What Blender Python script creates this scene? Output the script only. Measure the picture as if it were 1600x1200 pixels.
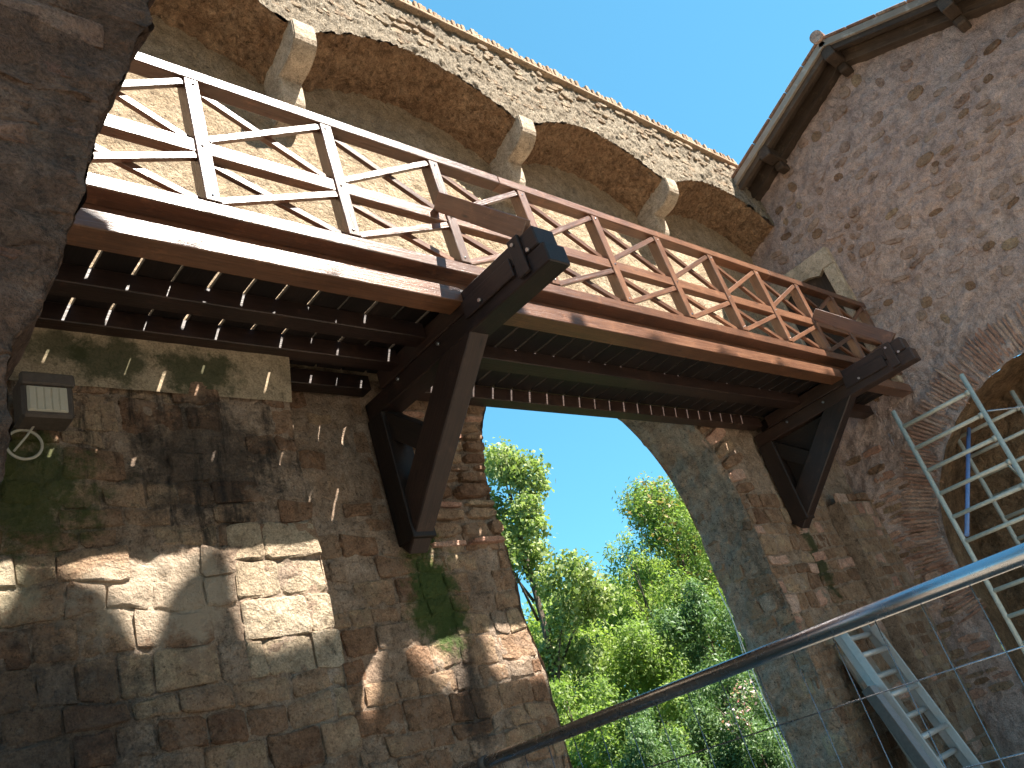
import bpy, bmesh, math, random
import numpy as np
from mathutils import Vector, Matrix, noise
random.seed(7); rng = np.random.default_rng(7)
for o in list(bpy.data.objects): bpy.data.objects.remove(o)
scene = bpy.context.scene
COL = scene.collection
R_ = math.radians

# ------------------------------------------------------------------ camera
CAM = Vector((0.0, 0.0, 1.6))
cd = bpy.data.cameras.new('camera'); cam = bpy.data.objects.new('camera', cd); COL.objects.link(cam)
cd.sensor_fit = 'HORIZONTAL'; cd.sensor_width = 36.0; cd.lens = 1327.1 / 1600 * 36.0
cd.clip_start = 0.05; cd.clip_end = 2000
RM = Matrix(((0.72063058, -0.08554248, -0.68802184), (-0.62763233, -0.50210586, -0.59495156), (-0.29456617, 0.86056504, -0.41552206)))
cam.matrix_world = Matrix.Translation(CAM) @ RM.to_4x4()
scene.camera = cam

# ------------------------------------------------------------------ sky and sun
SUN = Vector((0.546, -1.0, 1.418)).normalized()
w = bpy.data.worlds.new('World'); scene.world = w; w.use_nodes = True
wn = w.node_tree.nodes; wl = w.node_tree.links
for n_ in list(wn): wn.remove(n_)
sky = wn.new('ShaderNodeTexSky'); sky.sky_type = 'NISHITA'; sky.sun_disc = False
sky.sun_elevation = math.asin(SUN.z); sky.sun_rotation = math.atan2(SUN.x, SUN.y)
sky.air_density = 1.0; sky.dust_density = 0.0; sky.ozone_density = 2.0; sky.altitude = 2500
bgn = wn.new('ShaderNodeBackground'); bgn.inputs['Strength'].default_value = 0.15
wo = wn.new('ShaderNodeOutputWorld')
tint = wn.new('ShaderNodeMix'); tint.data_type = 'RGBA'; tint.blend_type = 'MULTIPLY'; tint.inputs[0].default_value = 1.0
tint.inputs[7].default_value = (0.165, 0.41, 0.50, 1)
gam = wn.new('ShaderNodeGamma'); gam.inputs['Gamma'].default_value = 0.5
wl.new(sky.outputs[0], gam.inputs[0]); wl.new(gam.outputs[0], tint.inputs[6]); wl.new(tint.outputs[2], bgn.inputs[0]); wl.new(bgn.outputs[0], wo.inputs[0])
sd = bpy.data.lights.new('sun', 'SUN'); sd.energy = 2.3; sd.angle = R_(0.5); sd.color = (1.0, 0.93, 0.83)
so = bpy.data.objects.new('sun', sd); COL.objects.link(so); so.location = (4, -8, 20)
so.rotation_euler = SUN.to_track_quat('Z', 'Y').to_euler()
scene.view_settings.view_transform = 'Standard'; scene.view_settings.look = 'None'
scene.view_settings.gamma = 1.0; scene.view_settings.exposure = 3.02
scene.view_settings.use_curve_mapping = False
scene.render.engine = 'CYCLES'
scene.cycles.max_bounces = 8; scene.cycles.diffuse_bounces = 5; scene.cycles.glossy_bounces = 3
scene.cycles.transparent_max_bounces = 8

# ------------------------------------------------------------------ materials
class NT:
    def __init__(self, name):
        self.m = bpy.data.materials.new(name); self.m.use_nodes = True
        self.t = self.m.node_tree; self.n = self.t.nodes; self.l = self.t.links
        self.b = self.n['Principled BSDF']
        self.pos = self.n.new('ShaderNodeNewGeometry').outputs['Position']
    def new(self, kind, **kw):
        x = self.n.new(kind)
        for k, v in kw.items(): setattr(x, k, v)
        return x
    def put(self, sock, v):
        if isinstance(v, bpy.types.NodeSocket): self.l.new(v, sock)
        else: sock.default_value = v
    def mapped(self, vec, scale=(1, 1, 1), rot=(0, 0, 0), loc=(0, 0, 0)):
        x = self.new('ShaderNodeMapping'); self.put(x.inputs['Vector'], vec)
        x.inputs['Scale'].default_value = scale; x.inputs['Rotation'].default_value = rot; x.inputs['Location'].default_value = loc
        return x.outputs[0]
    def noise(self, vec, scale, detail=4.0, rough=0.55, dist=0.0):
        x = self.new('ShaderNodeTexNoise'); self.put(x.inputs['Vector'], vec)
        x.inputs['Scale'].default_value = scale; x.inputs['Detail'].default_value = detail
        x.inputs['Roughness'].default_value = rough; x.inputs['Distortion'].default_value = dist
        return x.outputs['Fac']
    def voro(self, vec, scale, feature='F1'):
        x = self.new('ShaderNodeTexVoronoi'); x.feature = feature; self.put(x.inputs['Vector'], vec)
        x.inputs['Scale'].default_value = scale
        return x.outputs['Distance']
    def ramp(self, fac, stops):
        x = self.new('ShaderNodeValToRGB'); self.put(x.inputs[0], fac); e = x.color_ramp.elements
        while len(e) < len(stops): e.new(0.5)
        for i, (p, c) in enumerate(stops):
            e[i].position = p; e[i].color = (*c, 1) if isinstance(c, (tuple, list)) else (c, c, c, 1)
        return x.outputs[0]
    def mix(self, fac, a, b, mode='MIX'):
        x = self.new('ShaderNodeMix'); x.data_type = 'RGBA'; x.blend_type = mode
        self.put(x.inputs[0], fac)
        self.put(x.inputs[6], (*a, 1) if isinstance(a, tuple) and len(a) == 3 else a)
        self.put(x.inputs[7], (*b, 1) if isinstance(b, tuple) and len(b) == 3 else b)
        return x.outputs[2]
    def math(self, op, a, b=0.0, c=0.0, clamp=False):
        x = self.new('ShaderNodeMath'); x.operation = op; x.use_clamp = clamp
        self.put(x.inputs[0], a); self.put(x.inputs[1], b); self.put(x.inputs[2], c)
        return x.outputs[0]
    def rand(self): return self.new('ShaderNodeObjectInfo').outputs['Random']
    def bump(self, height, strength=0.5, dist=0.02, normal=None):
        x = self.new('ShaderNodeBump'); self.put(x.inputs['Height'], height)
        x.inputs['Strength'].default_value = strength; x.inputs['Distance'].default_value = dist
        if normal is not None: self.l.new(normal, x.inputs['Normal'])
        return x.outputs[0]
    def blob(self, centre, radii, soft=0.45, nscale=7.0, namp=1.25):
        """mask that is 1 near centre (ellipsoid radii), with a ragged noisy edge"""
        s = tuple(1 / r for r in radii)
        v = self.mapped(self.pos, scale=s, loc=tuple(-c * k for c, k in zip(centre, s)))
        x = self.new('ShaderNodeVectorMath'); x.operation = 'LENGTH'; self.l.new(v, x.inputs[0])
        nz = self.noise(self.pos, nscale, 8, 0.75)
        d = self.math('ADD', x.outputs['Value'], self.math('MULTIPLY', self.math('SUBTRACT', nz, 0.5), namp * 2))
        r = self.new('ShaderNodeMapRange'); r.interpolation_type = 'SMOOTHSTEP'
        self.put(r.inputs['Value'], d); r.inputs['From Min'].default_value = 1 - soft; r.inputs['From Max'].default_value = 1 + soft * 0.3
        r.inputs['To Min'].default_value = 1; r.inputs['To Max'].default_value = 0
        return r.outputs[0]
    def done(self, col, rough=0.9, normal=None, spec=0.3):
        self.put(self.b.inputs['Base Color'], (*col, 1) if isinstance(col, tuple) and len(col) == 3 else col)
        self.put(self.b.inputs['Roughness'], rough)
        self.b.inputs['Specular IOR Level'].default_value = spec
        if normal is not None: self.l.new(normal, self.b.inputs['Normal'])
        return self.m

def rock(name, stops, stain=None, stain_amt=(0.52, 0.68), vary=0.0, bump=0.9, fine=70, streak=0.45, patches=(), speck=True, rough=0.92, pit_shade=0.55, smear=None, smt=(0.51, 0.64), strand=0):
    """weathered masonry: noise colour ramp, runs of dirt, patches (moss, soot, painted sunlight), pitted relief with painted shade"""
    k = NT(name); P = k.pos
    a = k.noise(P, 3.2, 7, 0.68, 0.3); b = k.noise(P, 17, 6, 0.7)
    f = k.math('ADD', k.math('MULTIPLY', a, 0.6), k.math('MULTIPLY', b, 0.4))
    if vary: f = k.math('ADD', f, k.math('MULTIPLY', k.math('SUBTRACT', k.rand(), 0.5), vary))
    col = k.ramp(f, stops)
    if speck:
        g = k.noise(P, 95, 3, 0.75)
        col = k.mix(1.0, col, k.ramp(g, [(0.28, 0.55), (0.5, 1.0), (0.72, 1.35)]), 'MULTIPLY')
    lump = k.noise(P, 9.0, 6, 0.72, 0.6)
    col = k.mix(1.0, col, k.ramp(lump, [(0.30, 0.62), (0.5, 1.0), (0.70, 1.28)]), 'MULTIPLY')
    pit = k.noise(P, 30, 5, 0.8, 0.3)
    if smear:
        col = k.mix(k.ramp(k.noise(P, 7.5, 7, 0.75, 0.5), [(smt[0], 0.0), (smt[1], 0.85)]), col, smear)
    if pit_shade:
        col = k.mix(1.0, col, k.ramp(pit, [(0.34, 1 - pit_shade), (0.46, 1.0)]), 'MULTIPLY')  # pit hollows darkened in the colour to stand for ambient shade
    if stain:
        sv = k.mapped(P, scale=(1, 1, streak))
        m1 = k.noise(sv, 2.6, 8, 0.72, 0.4); m2 = k.noise(P, 26, 5, 0.7)
        mm = k.math('ADD', k.math('MULTIPLY', m1, 0.75), k.math('MULTIPLY', m2, 0.25))
        col = k.mix(k.ramp(mm, [(stain_amt[0], 0.0), (stain_amt[1], 0.88)]), col, stain)
    if patches is PATCH:
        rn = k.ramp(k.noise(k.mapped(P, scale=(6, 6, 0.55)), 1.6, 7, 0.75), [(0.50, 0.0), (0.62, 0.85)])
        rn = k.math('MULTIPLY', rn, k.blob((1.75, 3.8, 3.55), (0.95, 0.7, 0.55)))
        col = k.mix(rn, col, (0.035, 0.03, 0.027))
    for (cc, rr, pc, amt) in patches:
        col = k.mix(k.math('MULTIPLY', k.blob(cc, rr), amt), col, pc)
    h1 = k.noise(P, fine, 6, 0.72); h2 = k.noise(P, 11, 5, 0.6); h3 = k.voro(P, 34)
    h = k.math('ADD', k.math('MULTIPLY', h1, 0.4), k.math('ADD', k.math('MULTIPLY', h2, 0.8), k.math('MULTIPLY', h3, 0.2)))
    h = k.math('ADD', h, k.math('ADD', k.math('MULTIPLY', pit, 0.6), k.math('MULTIPLY', lump, 0.9)))
    if strand:
        sv2 = k.noise(k.mapped(P, scale=(1, 1, 0.22), rot=(0, 0.25, 0)), strand, 5, 0.7, 0.5)
        h = k.math('ADD', h, k.math('MULTIPLY', sv2, 1.3))
        col = k.mix(1.0, col, k.ramp(sv2, [(0.32, 0.5), (0.5, 1.0), (0.68, 1.3)]), 'MULTIPLY')
    return k.done(col, rough, k.bump(h, bump, 0.06), 0.15)

DARK = (0.04, 0.035, 0.03); MOSS = (0.06, 0.085, 0.022); SOOT = (0.03, 0.028, 0.025)
moss1 = ((1.0, 3.8, 3.42), (0.42, 0.5, 0.36), (0.075, 0.10, 0.03), 0.85)
sunlit1 = ((1.62, 3.8, 2.86), (0.42, 0.5, 0.24), (0.60, 0.49, 0.37), 0.75)  # sunlight painted as paler cream where the lit band crosses the pier
sunlit2 = ((0.9, 3.8, 2.95), (0.22, 0.5, 0.16), (0.55, 0.48, 0.34), 0.7)  # same painted sunlight, at the left end of the lit band
moss2 = ((3.48, 4.15, 2.86), (0.24, 0.4, 0.42), (0.07, 0.11, 0.03), 0.95)
moss3 = ((8.62, 4.15, 2.78), (0.13, 0.3, 0.5), (0.04, 0.06, 0.02), 0.85)
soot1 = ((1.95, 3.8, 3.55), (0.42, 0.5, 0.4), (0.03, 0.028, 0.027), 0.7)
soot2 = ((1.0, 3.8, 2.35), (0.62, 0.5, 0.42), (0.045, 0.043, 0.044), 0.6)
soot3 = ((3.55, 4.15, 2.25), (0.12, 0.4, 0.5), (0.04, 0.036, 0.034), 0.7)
PATCH = [sunlit1, sunlit2, soot1, soot2, soot3, moss1, moss2, moss3]
M = {}
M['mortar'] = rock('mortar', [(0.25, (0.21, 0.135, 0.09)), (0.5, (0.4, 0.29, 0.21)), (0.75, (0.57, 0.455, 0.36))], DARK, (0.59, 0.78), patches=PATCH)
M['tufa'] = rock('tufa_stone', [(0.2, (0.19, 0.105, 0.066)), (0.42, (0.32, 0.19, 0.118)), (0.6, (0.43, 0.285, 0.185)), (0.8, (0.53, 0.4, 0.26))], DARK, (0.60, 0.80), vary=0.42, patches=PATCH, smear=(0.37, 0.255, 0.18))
M['pale_block'] = rock('pale_block', [(0.25, (0.36, 0.265, 0.175)), (0.55, (0.54, 0.425, 0.30)), (0.8, (0.62, 0.52, 0.41))], None, vary=0.15, patches=[soot2, moss1])
M['band_plaster'] = rock('band_plaster', [(0.3, (0.25, 0.19, 0.125)), (0.7, (0.38, 0.295, 0.2))], (0.05, 0.055, 0.03), (0.6, 0.72), bump=0.25, streak=0.3,
    patches=[((1.5, 3.8, 4.12), (0.22, 0.5, 0.14), (0.035, 0.042, 0.018), 0.8), ((1.95, 3.8, 4.08), (0.25, 0.5, 0.15), (0.035, 0.042, 0.018), 0.85), ((1.25, 3.8, 4.15), (0.16, 0.5, 0.1), (0.035, 0.042, 0.018), 0.7)])
M['reveal_plaster'] = rock('reveal_plaster', [(0.25, (0.28, 0.175, 0.115)), (0.5, (0.46, 0.325, 0.235)), (0.75, (0.6, 0.46, 0.36))], (0.075, 0.06, 0.045), (0.52, 0.70), bump=1.0, fine=50, pit_shade=0.75)
M['render_sunny'] = rock('rough_render', [(0.25, (0.36, 0.26, 0.165)), (0.5, (0.5, 0.385, 0.26)), (0.75, (0.6, 0.49, 0.365))], None, bump=1.0, fine=45)
M['soffit'] = rock('soffit_tufa', [(0.25, (0.28, 0.155, 0.085)), (0.5, (0.47, 0.295, 0.175)), (0.75, (0.58, 0.41, 0.265))], (0.17, 0.10, 0.062), (0.54, 0.72), bump=1.0, fine=38, strand=22)
M['parapet'] = rock('parapet_rubble', [(0.22, (0.22, 0.17, 0.12)), (0.45, (0.44, 0.36, 0.265)), (0.7, (0.6, 0.51, 0.39))], (0.10, 0.085, 0.06), (0.55, 0.72), bump=1.0, fine=48, strand=75)
M['parapet_stone'] = rock('parapet_stone', [(0.22, (0.2, 0.15, 0.115)), (0.5, (0.42, 0.3, 0.2)), (0.75, (0.58, 0.47, 0.35))], None, vary=0.35, bump=1.0, smear=(0.47, 0.37, 0.26), smt=(0.44, 0.58))
M['corbel'] = rock('corbel_travertine', [(0.25, (0.36, 0.28, 0.2)), (0.55, (0.52, 0.43, 0.33)), (0.8, (0.66, 0.58, 0.48))], (0.12, 0.10, 0.08), (0.6, 0.78), bump=0.4, fine=60)
M['pink_mortar'] = rock('pink_mortar', [(0.25, (0.44, 0.3, 0.25)), (0.5, (0.6, 0.445, 0.385)), (0.75, (0.7, 0.57, 0.515))], (0.38, 0.25, 0.19), (0.54, 0.7), streak=0.9, pit_shade=0.35)
M['gable_stone'] = rock('gable_stone', [(0.2, (0.27, 0.16, 0.115)), (0.5, (0.41, 0.27, 0.2)), (0.8, (0.53, 0.39, 0.3))], None, vary=0.45, smear=(0.55, 0.39, 0.31), smt=(0.44, 0.58))
M['brick'] = rock('old_brick', [(0.2, (0.33, 0.17, 0.12)), (0.5, (0.49, 0.29, 0.21)), (0.8, (0.57, 0.41, 0.32))], (0.10, 0.07, 0.06), (0.6, 0.76), vary=0.4, bump=0.6)
M['pale_brick'] = rock('pale_brick', [(0.2, (0.26, 0.16, 0.10)), (0.5, (0.42, 0.30, 0.20)), (0.8, (0.52, 0.41, 0.30))], None, vary=0.4, bump=0.5)
M['cave'] = rock('brown_core', [(0.2, (0.13, 0.075, 0.042)), (0.5, (0.34, 0.21, 0.12)), (0.8, (0.5, 0.345, 0.205))], (0.04, 0.026, 0.018), (0.5, 0.66), streak=0.3, bump=1.0, fine=40)
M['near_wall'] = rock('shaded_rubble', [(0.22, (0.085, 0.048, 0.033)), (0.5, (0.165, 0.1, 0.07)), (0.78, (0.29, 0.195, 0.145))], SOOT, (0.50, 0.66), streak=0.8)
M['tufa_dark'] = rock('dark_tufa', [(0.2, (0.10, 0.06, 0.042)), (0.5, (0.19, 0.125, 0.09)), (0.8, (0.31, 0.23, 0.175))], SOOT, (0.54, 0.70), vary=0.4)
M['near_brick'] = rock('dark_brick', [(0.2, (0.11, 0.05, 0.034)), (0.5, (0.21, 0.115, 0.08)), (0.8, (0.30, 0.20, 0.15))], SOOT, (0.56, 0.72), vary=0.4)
M['ground'] = rock('dusty_ground', [(0.25, (0.36, 0.29, 0.21)), (0.6, (0.48, 0.41, 0.32)), (0.8, (0.56, 0.49, 0.4))], None)
M['hill'] = rock('hill_soil', [(0.25, (0.03, 0.045, 0.015)), (0.6, (0.06, 0.085, 0.025)), (0.8, (0.10, 0.10, 0.04))], None)
M['tile'] = rock('roof_tile', [(0.2, (0.20, 0.10, 0.07)), (0.5, (0.33, 0.19, 0.13)), (0.8, (0.42, 0.32, 0.25))], (0.10, 0.085, 0.07), (0.55, 0.72), vary=0.4, bump=0.5)
M['concrete'] = rock('concrete', [(0.3, (0.3, 0.3, 0.29)), (0.7, (0.42, 0.41, 0.4))], None, bump=0.4)

def wood(name, c0, c1, c2, rough=(0.32, 0.5), spec=0.5, coat=0.0):
    k = NT(name)
    tc = k.new('ShaderNodeTexCoord').outputs['Object']
    rnd = k.rand()
    off = k.new('ShaderNodeCombineXYZ'); k.l.new(k.math('MULTIPLY', rnd, 37.0), off.inputs[0]); k.l.new(k.math('MULTIPLY', rnd, 11.0), off.inputs[1])
    add = k.new('ShaderNodeVectorMath'); add.operation = 'ADD'; k.l.new(tc, add.inputs[0]); k.l.new(off.outputs[0], add.inputs[1])
    v = add.outputs[0]
    g1 = k.noise(k.mapped(v, scale=(1.2, 22, 22)), 3.0, 6, 0.62, 0.6)
    g2 = k.noise(k.mapped(v, scale=(2.0, 120, 120)), 2.0, 3, 0.6)
    blotch = k.noise(v, 3.5, 4, 0.6)
    kn = k.voro(k.mapped(v, scale=(2.2, 9, 9)), 1.0)
    f = k.math('ADD', k.math('MULTIPLY', g1, 0.6), k.math('MULTIPLY', blotch, 0.4))
    f = k.math('ADD', f, k.math('MULTIPLY', k.math('SUBTRACT', rnd, 0.5), 0.22))
    col = k.ramp(f, [(0.25, c0), (0.5, c1), (0.75, c2)])
    col = k.mix(k.ramp(kn, [(0.03, 0.85), (0.11, 0.0)]), col, tuple(x * 0.3 for x in c0))
    crk = k.noise(k.mapped(v, scale=(0.7, 48, 48)), 2.0, 4, 0.7)
    col = k.mix(k.ramp(crk, [(0.29, 0.75), (0.35, 0.0)]), col, tuple(x * 0.35 for x in c0))
    wear = k.noise(v, 8.0, 6, 0.75)
    col = k.mix(k.ramp(wear, [(0.56, 0.0), (0.72, 0.45)]), col, tuple(min(1, x * 1.9) for x in c2))
    r = k.new('ShaderNodeMapRange'); k.put(r.inputs['Value'], g1); r.inputs['To Min'].default_value = rough[0]; r.inputs['To Max'].default_value = rough[1]
    h = k.math('ADD', k.math('MULTIPLY', g1, 0.7), k.math('MULTIPLY', g2, 0.3))
    return k.done(col, r.outputs[0], k.bump(h, 0.5, 0.008), spec)
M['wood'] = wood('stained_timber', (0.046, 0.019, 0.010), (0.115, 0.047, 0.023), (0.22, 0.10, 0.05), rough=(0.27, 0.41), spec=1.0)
M['wood_shade'] = wood('shaded_timber', (0.010, 0.006, 0.005), (0.026, 0.013, 0.010), (0.055, 0.028, 0.019), rough=(0.4, 0.55), spec=0.5)  # stained timber copy, shade of inner joists and brackets put into its colour
M['wood_deep_shade'] = wood('deep_shaded_timber', (0.008, 0.005, 0.004), (0.016, 0.010, 0.008), (0.032, 0.019, 0.014), rough=(0.45, 0.62), spec=0.4)  # darkest timber copy, underside shade put into its colour
M['old_wood'] = wood('weathered_timber', (0.028, 0.018, 0.012), (0.06, 0.04, 0.028), (0.12, 0.085, 0.06), rough=(0.6, 0.8), spec=0.3)
M['grey_board'] = wood('grey_board', (0.18, 0.14, 0.11), (0.28, 0.225, 0.18), (0.4, 0.34, 0.28), rough=(0.6, 0.85), spec=0.25)

def metal(name, c, rough=0.4, metallic=1.0, var=0.25):
    k = NT(name); a = k.noise(k.pos, 30, 5, 0.7)
    col = k.mix(k.ramp(a, [(0.35, 0.0), (0.7, var)]), c, tuple(x * 0.45 for x in c))
    r = k.math('ADD', k.math('MULTIPLY', a, 0.16), rough - 0.06)
    k.b.inputs['Metallic'].default_value = metallic
    return k.done(col, r, None, 0.5)
M['galv'] = metal('galvanised_steel', (0.46, 0.47, 0.50), 0.24, 1.0, 0.12)
M['alu'] = metal('aluminium', (0.52, 0.51, 0.49), 0.5, 0.35)
M['dull_alu'] = metal('dull_aluminium', (0.30, 0.31, 0.33), 0.55, 0.3)
M['scaf'] = metal('cream_scaffold_paint', (0.60, 0.57, 0.48), 0.55, 0.0, 0.5)
M['blue'] = metal('blue_tube_paint', (0.20, 0.32, 0.62), 0.45, 0.0, 0.3)
M['bolt'] = metal('bolt_steel', (0.6, 0.6, 0.62), 0.3)
M['lamp_case'] = metal('lamp_case', (0.11, 0.085, 0.07), 0.6, 0.2, 0.6)
M['lamp_glass'] = metal('lamp_glass', (0.55, 0.50, 0.40), 0.35, 0.0, 0.2)
M['cable'] = metal('cream_cable', (0.50, 0.45, 0.36), 0.5, 0.0, 0.3)
M['white_cord'] = metal('white_cord', (0.75, 0.75, 0.73), 0.6, 0.0, 0.2)
M['red'] = metal('red_plastic', (0.45, 0.03, 0.03), 0.4, 0.0, 0.2)

def leafmat(name, c0, c1, c2, trans=0.5):
    k = NT(name)
    rn = k.new('ShaderNodeNewGeometry').outputs['Random Per Island']
    a = k.noise(k.pos, 0.9, 3, 0.6)
    f = k.math('ADD', k.math('MULTIPLY', rn, 0.55), k.math('MULTIPLY', a, 0.45))
    col = k.ramp(f, [(0.2, c0), (0.5, c1), (0.8, c2)])
    k.put(k.b.inputs['Base Color'], col); k.b.inputs['Roughness'].default_value = 0.5; k.b.inputs['Specular IOR Level'].default_value = 0.35
    tr = k.new('ShaderNodeBsdfTranslucent')
    k.l.new(k.mix(1.0, col, (1.1, 1.25, 0.6), 'MULTIPLY'), tr.inputs['Color'])
    mx = k.new('ShaderNodeMixShader'); mx.inputs[0].default_value = trans
    k.l.new(k.b.outputs[0], mx.inputs[1]); k.l.new(tr.outputs[0], mx.inputs[2])
    k.l.new(mx.outputs[0], k.n['Material Output'].inputs['Surface'])
    return k.m
M['leaf_bright'] = leafmat('leaf_bright', (0.16, 0.23, 0.05), (0.27, 0.355, 0.085), (0.41, 0.47, 0.16))
M['leaf_mid'] = leafmat('leaf_mid', (0.135, 0.20, 0.055), (0.21, 0.30, 0.085), (0.32, 0.39, 0.14))
M['leaf_dark'] = leafmat('leaf_dark', (0.07, 0.135, 0.055), (0.12, 0.20, 0.085), (0.19, 0.27, 0.12), 0.35)
M['leaf_poplar'] = leafmat('leaf_poplar', (0.12, 0.18, 0.06), (0.24, 0.30, 0.10), (0.42, 0.46, 0.23), 0.4)
M['leaf_grey'] = leafmat('leaf_grey', (0.15, 0.165, 0.085), (0.23, 0.245, 0.13), (0.33, 0.335, 0.20), 0.3)
M['leaf_bloom'] = leafmat('bloom', (0.20, 0.13, 0.03), (0.30, 0.21, 0.06), (0.36, 0.27, 0.10), 0.3)
M['petal'] = leafmat('petal', (0.45, 0.10, 0.10), (0.65, 0.48, 0.48), (0.75, 0.72, 0.70), 0.3)
M['bark'] = rock('bark', [(0.25, (0.07, 0.055, 0.04)), (0.6, (0.16, 0.13, 0.10)), (0.8, (0.26, 0.23, 0.19))], None, bump=0.8)

# ------------------------------------------------------------------ object helpers
W = {}
def reg(o, world, parent):
    if parent is not None:
        o.parent = parent; o.matrix_parent_inverse = W[parent.name].inverted()
    o.matrix_basis = world; COL.objects.link(o); W[o.name] = world.copy()
    return o
def thing(name, label, cat, loc=(0, 0, 0), group=None):
    o = bpy.data.objects.new(name, None); o.empty_display_size = 0.1
    o['label'] = label; o['category'] = cat
    if group: o['group'] = group
    return reg(o, Matrix.Translation(Vector(loc)), None)
def meshobj(name, me, mat, parent=None, world=None, smooth=False, label=None):
    if mat is not None and not me.materials: me.materials.append(mat)
    o = bpy.data.objects.new(name, me)
    if smooth:
        for p in me.polygons: p.use_smooth = True
    if label: o['label'] = label
    return reg(o, world if world is not None else Matrix.Identity(4), parent)
def pyd(name, v, f):
    me = bpy.data.meshes.new(name); me.from_pydata([tuple(x) for x in v], [], f); me.update(); return me
def frame(p, x, y):
    x = Vector(x).normalized(); y = Vector(y); y = (y - x * y.dot(x)).normalized(); z = x.cross(y)
    m = Matrix.Identity(4); m.col[0][:3] = x; m.col[1][:3] = y; m.col[2][:3] = z; m.col[3][:3] = Vector(p)
    return m
_bc = {}
def boxmesh(sx, sy, sz, bev=0.004, wob=0.0):
    key = (round(sx, 4), round(sy, 4), round(sz, 4), bev)
    if key in _bc: return _bc[key]
    bm = bmesh.new(); bmesh.ops.create_cube(bm, size=1.0)
    for v in bm.verts: v.co = Vector((v.co.x * sx, v.co.y * sy, v.co.z * sz))
    if bev: bmesh.ops.bevel(bm, geom=list(bm.edges), offset=bev, segments=1, affect='EDGES', profile=0.5)
    me = bpy.data.meshes.new('block'); bm.to_mesh(me); bm.free(); _bc[key] = me
    return me
def box(name, lo, hi, mat, parent, bev=0.004, grain=0, label=None):
    """axis-aligned timber/box; local X runs along axis `grain`"""
    lo = Vector(lo); hi = Vector(hi); c = (lo + hi) / 2; d = hi - lo
    if grain == 0: wm = frame(c, (1, 0, 0), (0, 1, 0)); s = (d.x, d.y, d.z)
    elif grain == 1: wm = frame(c, (0, 1, 0), (0, 0, 1)); s = (d.y, d.z, d.x)
    else: wm = frame(c, (0, 0, 1), (1, 0, 0)); s = (d.z, d.x, d.y)
    return meshobj(name, boxmesh(*s, bev), mat, parent, wm, label=label)
def bar(name, a, b, wdt, thk, side, mat, parent, bev=0.003):
    """timber from a to b; `side` is the direction of the width"""
    a = Vector(a); b = Vector(b); L = (b - a).length
    return meshobj(name, boxmesh(L, wdt, thk, bev), mat, parent, frame((a + b) / 2, b - a, side))
def tubemesh(pts, rad, seg=10, cap=True):
    pts = [Vector(p) for p in pts]; n = len(pts); rads = rad if isinstance(rad, (list, tuple)) else [rad] * n
    v = []; f = []; up = Vector((0.13, 0.21, 0.97))
    for i, p in enumerate(pts):
        t = (pts[min(i + 1, n - 1)] - pts[max(i - 1, 0)]).normalized()
        if abs(t.dot(up)) > 0.95: up = Vector((1, 0.1, 0))
        x = t.cross(up).normalized(); y = t.cross(x)
        for k in range(seg):
            a = 2 * math.pi * k / seg
            v.append(p + (x * math.cos(a) + y * math.sin(a)) * rads[i])
    for i in range(n - 1):
        for k in range(seg):
            k2 = (k + 1) % seg
            f.append((i * seg + k, i * seg + k2, (i + 1) * seg + k2, (i + 1) * seg + k))
    if cap: f.append(tuple(range(seg - 1, -1, -1))); f.append(tuple((n - 1) * seg + k for k in range(seg)))
    return pyd('tube', v, f)
def tube(name, pts, rad, mat, parent, seg=10):
    o = meshobj(name, tubemesh(pts, rad, seg), mat, parent, smooth=True)
    for p in o.data.polygons[-2:]: p.use_smooth = False
    return o

def fr(p, sc, oc=5):
    return noise.fractal(Vector(p) * sc, 1.0, 2.0, oc, noise_basis='PERLIN_ORIGINAL')
def relief(p, a=0.022, s=2.2):
    return a * fr(p, s, 3) + a * 0.55 * fr(p + Vector((9, 3, 5)), s * 4.3, 4)
def patch(name, fn, nu, nv, mat, parent, nrm, amp=0.022, s=2.2, flip=False, extra=None):
    """grid surface fn(u,v)->Vector, displaced along nrm"""
    vs = []
    N = Vector(nrm)
    for j in range(nv + 1):
        for i in range(nu + 1):
            p = fn(i / nu, j / nv)
            d = relief(p, amp, s)
            if extra: d += extra(p)
            vs.append(p + N * d)
    fs = []
    for j in range(nv):
        for i in range(nu):
            q = (j * (nu + 1) + i, j * (nu + 1) + i + 1, (j + 1) * (nu + 1) + i + 1, (j + 1) * (nu + 1) + i)
            fs.append(q[::-1] if flip else q)
    return meshobj(name, pyd(name, vs, fs), mat, parent, smooth=True)
def lerp(a, b, t): return a + (b - a) * t
def jag(x, a, s=4.0, o=0.0): return a * fr(Vector((x, o, 0.37)), s, 4)

# stones: shared meshes of 50 triangles each
def stonemesh(sq, seed):
    r = random.Random(seed); n = 10; ang0 = r.random()
    ring = []
    for k in range(n):
        a = 2 * math.pi * (k + 0.25 * r.uniform(-1, 1)) / n + ang0 * 0.2
        c, s = math.cos(a), math.sin(a); e = 2 / sq
        q = (abs(c) ** (sq) + abs(s) ** (sq)) ** (-1 / sq) * r.uniform(0.90, 1.04)
        ring.append((c * q * 0.5, s * q * 0.5))
    v = []
    for (z, sc) in ((-1.0, 1.04), (0.62, 0.97), (1.0, 0.90)):
        for (x, y) in ring: v.append((x * sc, y * sc, z * r.uniform(0.9, 1.1) if z > 0 else z))
    v.append((r.uniform(-.1, .1), r.uniform(-.1, .1), 1.0))
    f = []
    for j in range(2):
        for k in range(n):
            k2 = (k + 1) % n
            f.append((j * n + k, j * n + k2, (j + 1) * n + k2, (j + 1) * n + k))
    for k in range(n): f.append((2 * n + k, 2 * n + (k + 1) % n, 3 * n))
    return v, f
_sm = {}
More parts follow.
